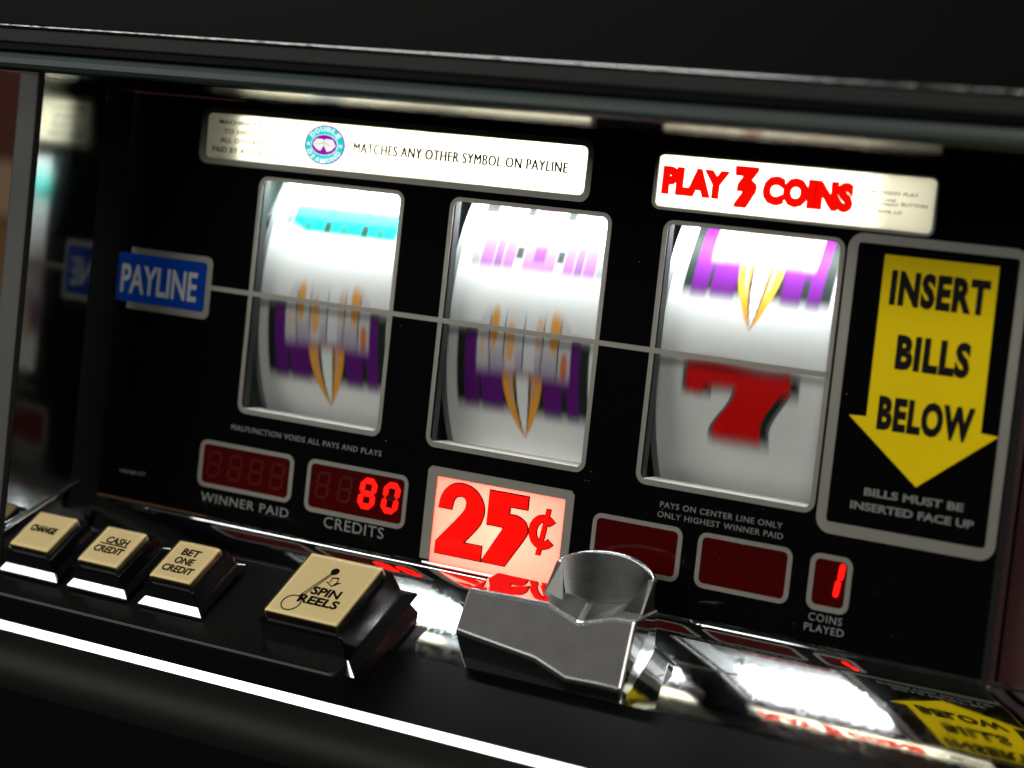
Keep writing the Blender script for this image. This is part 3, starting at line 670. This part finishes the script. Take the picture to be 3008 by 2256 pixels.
# ------------------------------------------------------------------ coin slot head
FR = [(0.1394, -0.0429, 0.0371), (0.1729, -0.0421, 0.0369), (0.1866, -0.0463, 0.0383), (0.1977, -0.0426, 0.0370), (0.2076, -0.0418, 0.0368)]
BK = [(0.1394, -0.0383, 0.0181), (0.1634, -0.0385, 0.0181), (0.1790, -0.0425, 0.0181), (0.1930, -0.0400, 0.0181), (0.2063, -0.0398, 0.0181)]
def down(p, dx, L): return (p[0]+dx, p[1]-L*0.95, p[2]+L*0.312)
FB = [down(p, dx, 0.0185+dp) for p, dx, dp in zip(FR, (-0.0010, 0, 0, 0, 0.0012), (-0.003, 0.0015, 0.0015, 0.005, 0.006))]
FD = [(0.175 + (p[0]-0.175)*0.9, -0.0900, p[2]-0.014) for p in FB]
BD = [(p[0], -0.0800, 0.0170) for p in BK]
vs = [V(*p) for p in FR+BK+FB+FD+BD]; fs = []
for i in range(4):
    fs += [(i, i+1, 6+i, 5+i)]
coin = bevel(mesh('coin_slot_head', vs, [(i, 5+i, 6+i, i+1) for i in range(4)] + [(i, i+1, 11+i, 10+i) for i in range(4)] + [(10+i, 11+i, 16+i, 15+i) for i in range(4)] + [(5+i, 20+i, 21+i, 6+i) for i in range(4)] + [(0, 10, 15, 20, 5), (4, 9, 24, 19, 14)], 'mirror_steel', SM, 'grey metal coin slot head with a raised fan shield'), 0.0012, 3)
coin.data.materials.append(MAT['satin_steel']); coin.data.materials.append(MAT['shield_steel']); coin.data.materials.append(MAT['edge_highlight_steel']); coin.data.materials.append(MAT['gasket'])
for p in coin.data.polygons:
    if p.index in (4, 5, 6, 7): p.material_index = 1
    if p.index in (1, 2, 3): p.material_index = 2
    if p.index in (8, 9, 10, 11): p.material_index = 4
coin.modifiers['bevel'].material = 3
# raised fan shield
N = 14; top = [(0.1655, -0.0290), (0.1675, -0.0274), (0.1705, -0.0260), (0.1740, -0.0248), (0.1778, -0.0241), (0.1830, -0.0236), (0.1877, -0.0236), (0.1920, -0.0241), (0.1953, -0.0249), (0.1985, -0.0260), (0.2008, -0.0271), (0.2028, -0.0285), (0.2040, -0.0297)]
n = len(top); fi, fo, bi, bo = [], [], [], []
for k, (x, y) in enumerate(top):
    t = k/(n-1); bow = 0.0045*math.sin(math.pi*t)
    w0 = 0.0205 - bow; xb = x + (0.0055 if t < 0.5 else -0.0045)*abs(1-2*t)
    fi.append((x, y, w0)); fo.append((x, y - 0.0002, w0-0.0028)); bi.append((xb, -0.0440, w0+0.001)); bo.append((x, -0.0470, w0-0.0026))
vs = [V(*p) for p in fi+fo+bi+bo]; fs = []
for k in range(n-1):
    fs += [(k, k+1, 2*n+k+1, 2*n+k), (k, n+k, n+k+1, k+1), (n+k, 3*n+k, 3*n+k+1, n+k+1), (2*n+k, 2*n+k+1, 3*n+k+1, 3*n+k)]
fs += [(0, 2*n, 3*n, n), (n-1, 2*n-1, 4*n-1, 3*n-1)]
sd = mesh('shield', vs, fs, 'shield_steel', coin, smooth=True); sd.data.set_sharp_from_angle(angle=math.radians(35))
bevel(sd, 0.0007, 3); sd.data.materials.append(MAT['edge_highlight_steel']); sd.modifiers['bevel'].material = 1
def wedge(name, pts):
    vs = [V(*p) for p in pts]
    return bevel(mesh(name, vs, [(0, 1, 2), (3, 5, 4), (0, 3, 4, 1), (1, 4, 5, 2), (2, 5, 3, 0)], 'shield_steel', coin), 0.0004, 2)
wedge('wing', [(0.1650, -0.0292, 0.0205), (0.1634, -0.0405, 0.0200), (0.1655, -0.0405, 0.0285), (0.1675, -0.0298, 0.0210), (0.1690, -0.0415, 0.0200), (0.1740, -0.0425, 0.0285)])
wedge('wing', [(0.2045, -0.0296, 0.0205), (0.2058, -0.0402, 0.0200), (0.2050, -0.0412, 0.0285), (0.2022, -0.0296, 0.0208), (0.1990, -0.0412, 0.0200), (0.1960, -0.0425, 0.0280)])
# ------------------------------------------------------------------ dust on the front glass
dv, df = [], []
for k in range(130):
    x = random.uniform(-0.055, 0.315); y = random.uniform(-0.04, 0.12); r = 0.00007 * random.uniform(0.5, 1.8); a = random.uniform(0, 3.1); e = random.uniform(0.5, 2.0)
    n0 = len(dv)
    for q in range(5):
        t = q*2*math.pi/5; px = r*e*math.cos(t); py = r*math.sin(t)
        dv.append(V(x + px*math.cos(a)-py*math.sin(a), y + px*math.sin(a)+py*math.cos(a), 0.0035))
    df.append(tuple(range(n0, n0+5)))
mat('dust', (0.45, 0.44, 0.42), 0.9, spec=0.1)
du = mesh('dust', dv, df, 'dust', panel); du['kind'] = 'stuff'
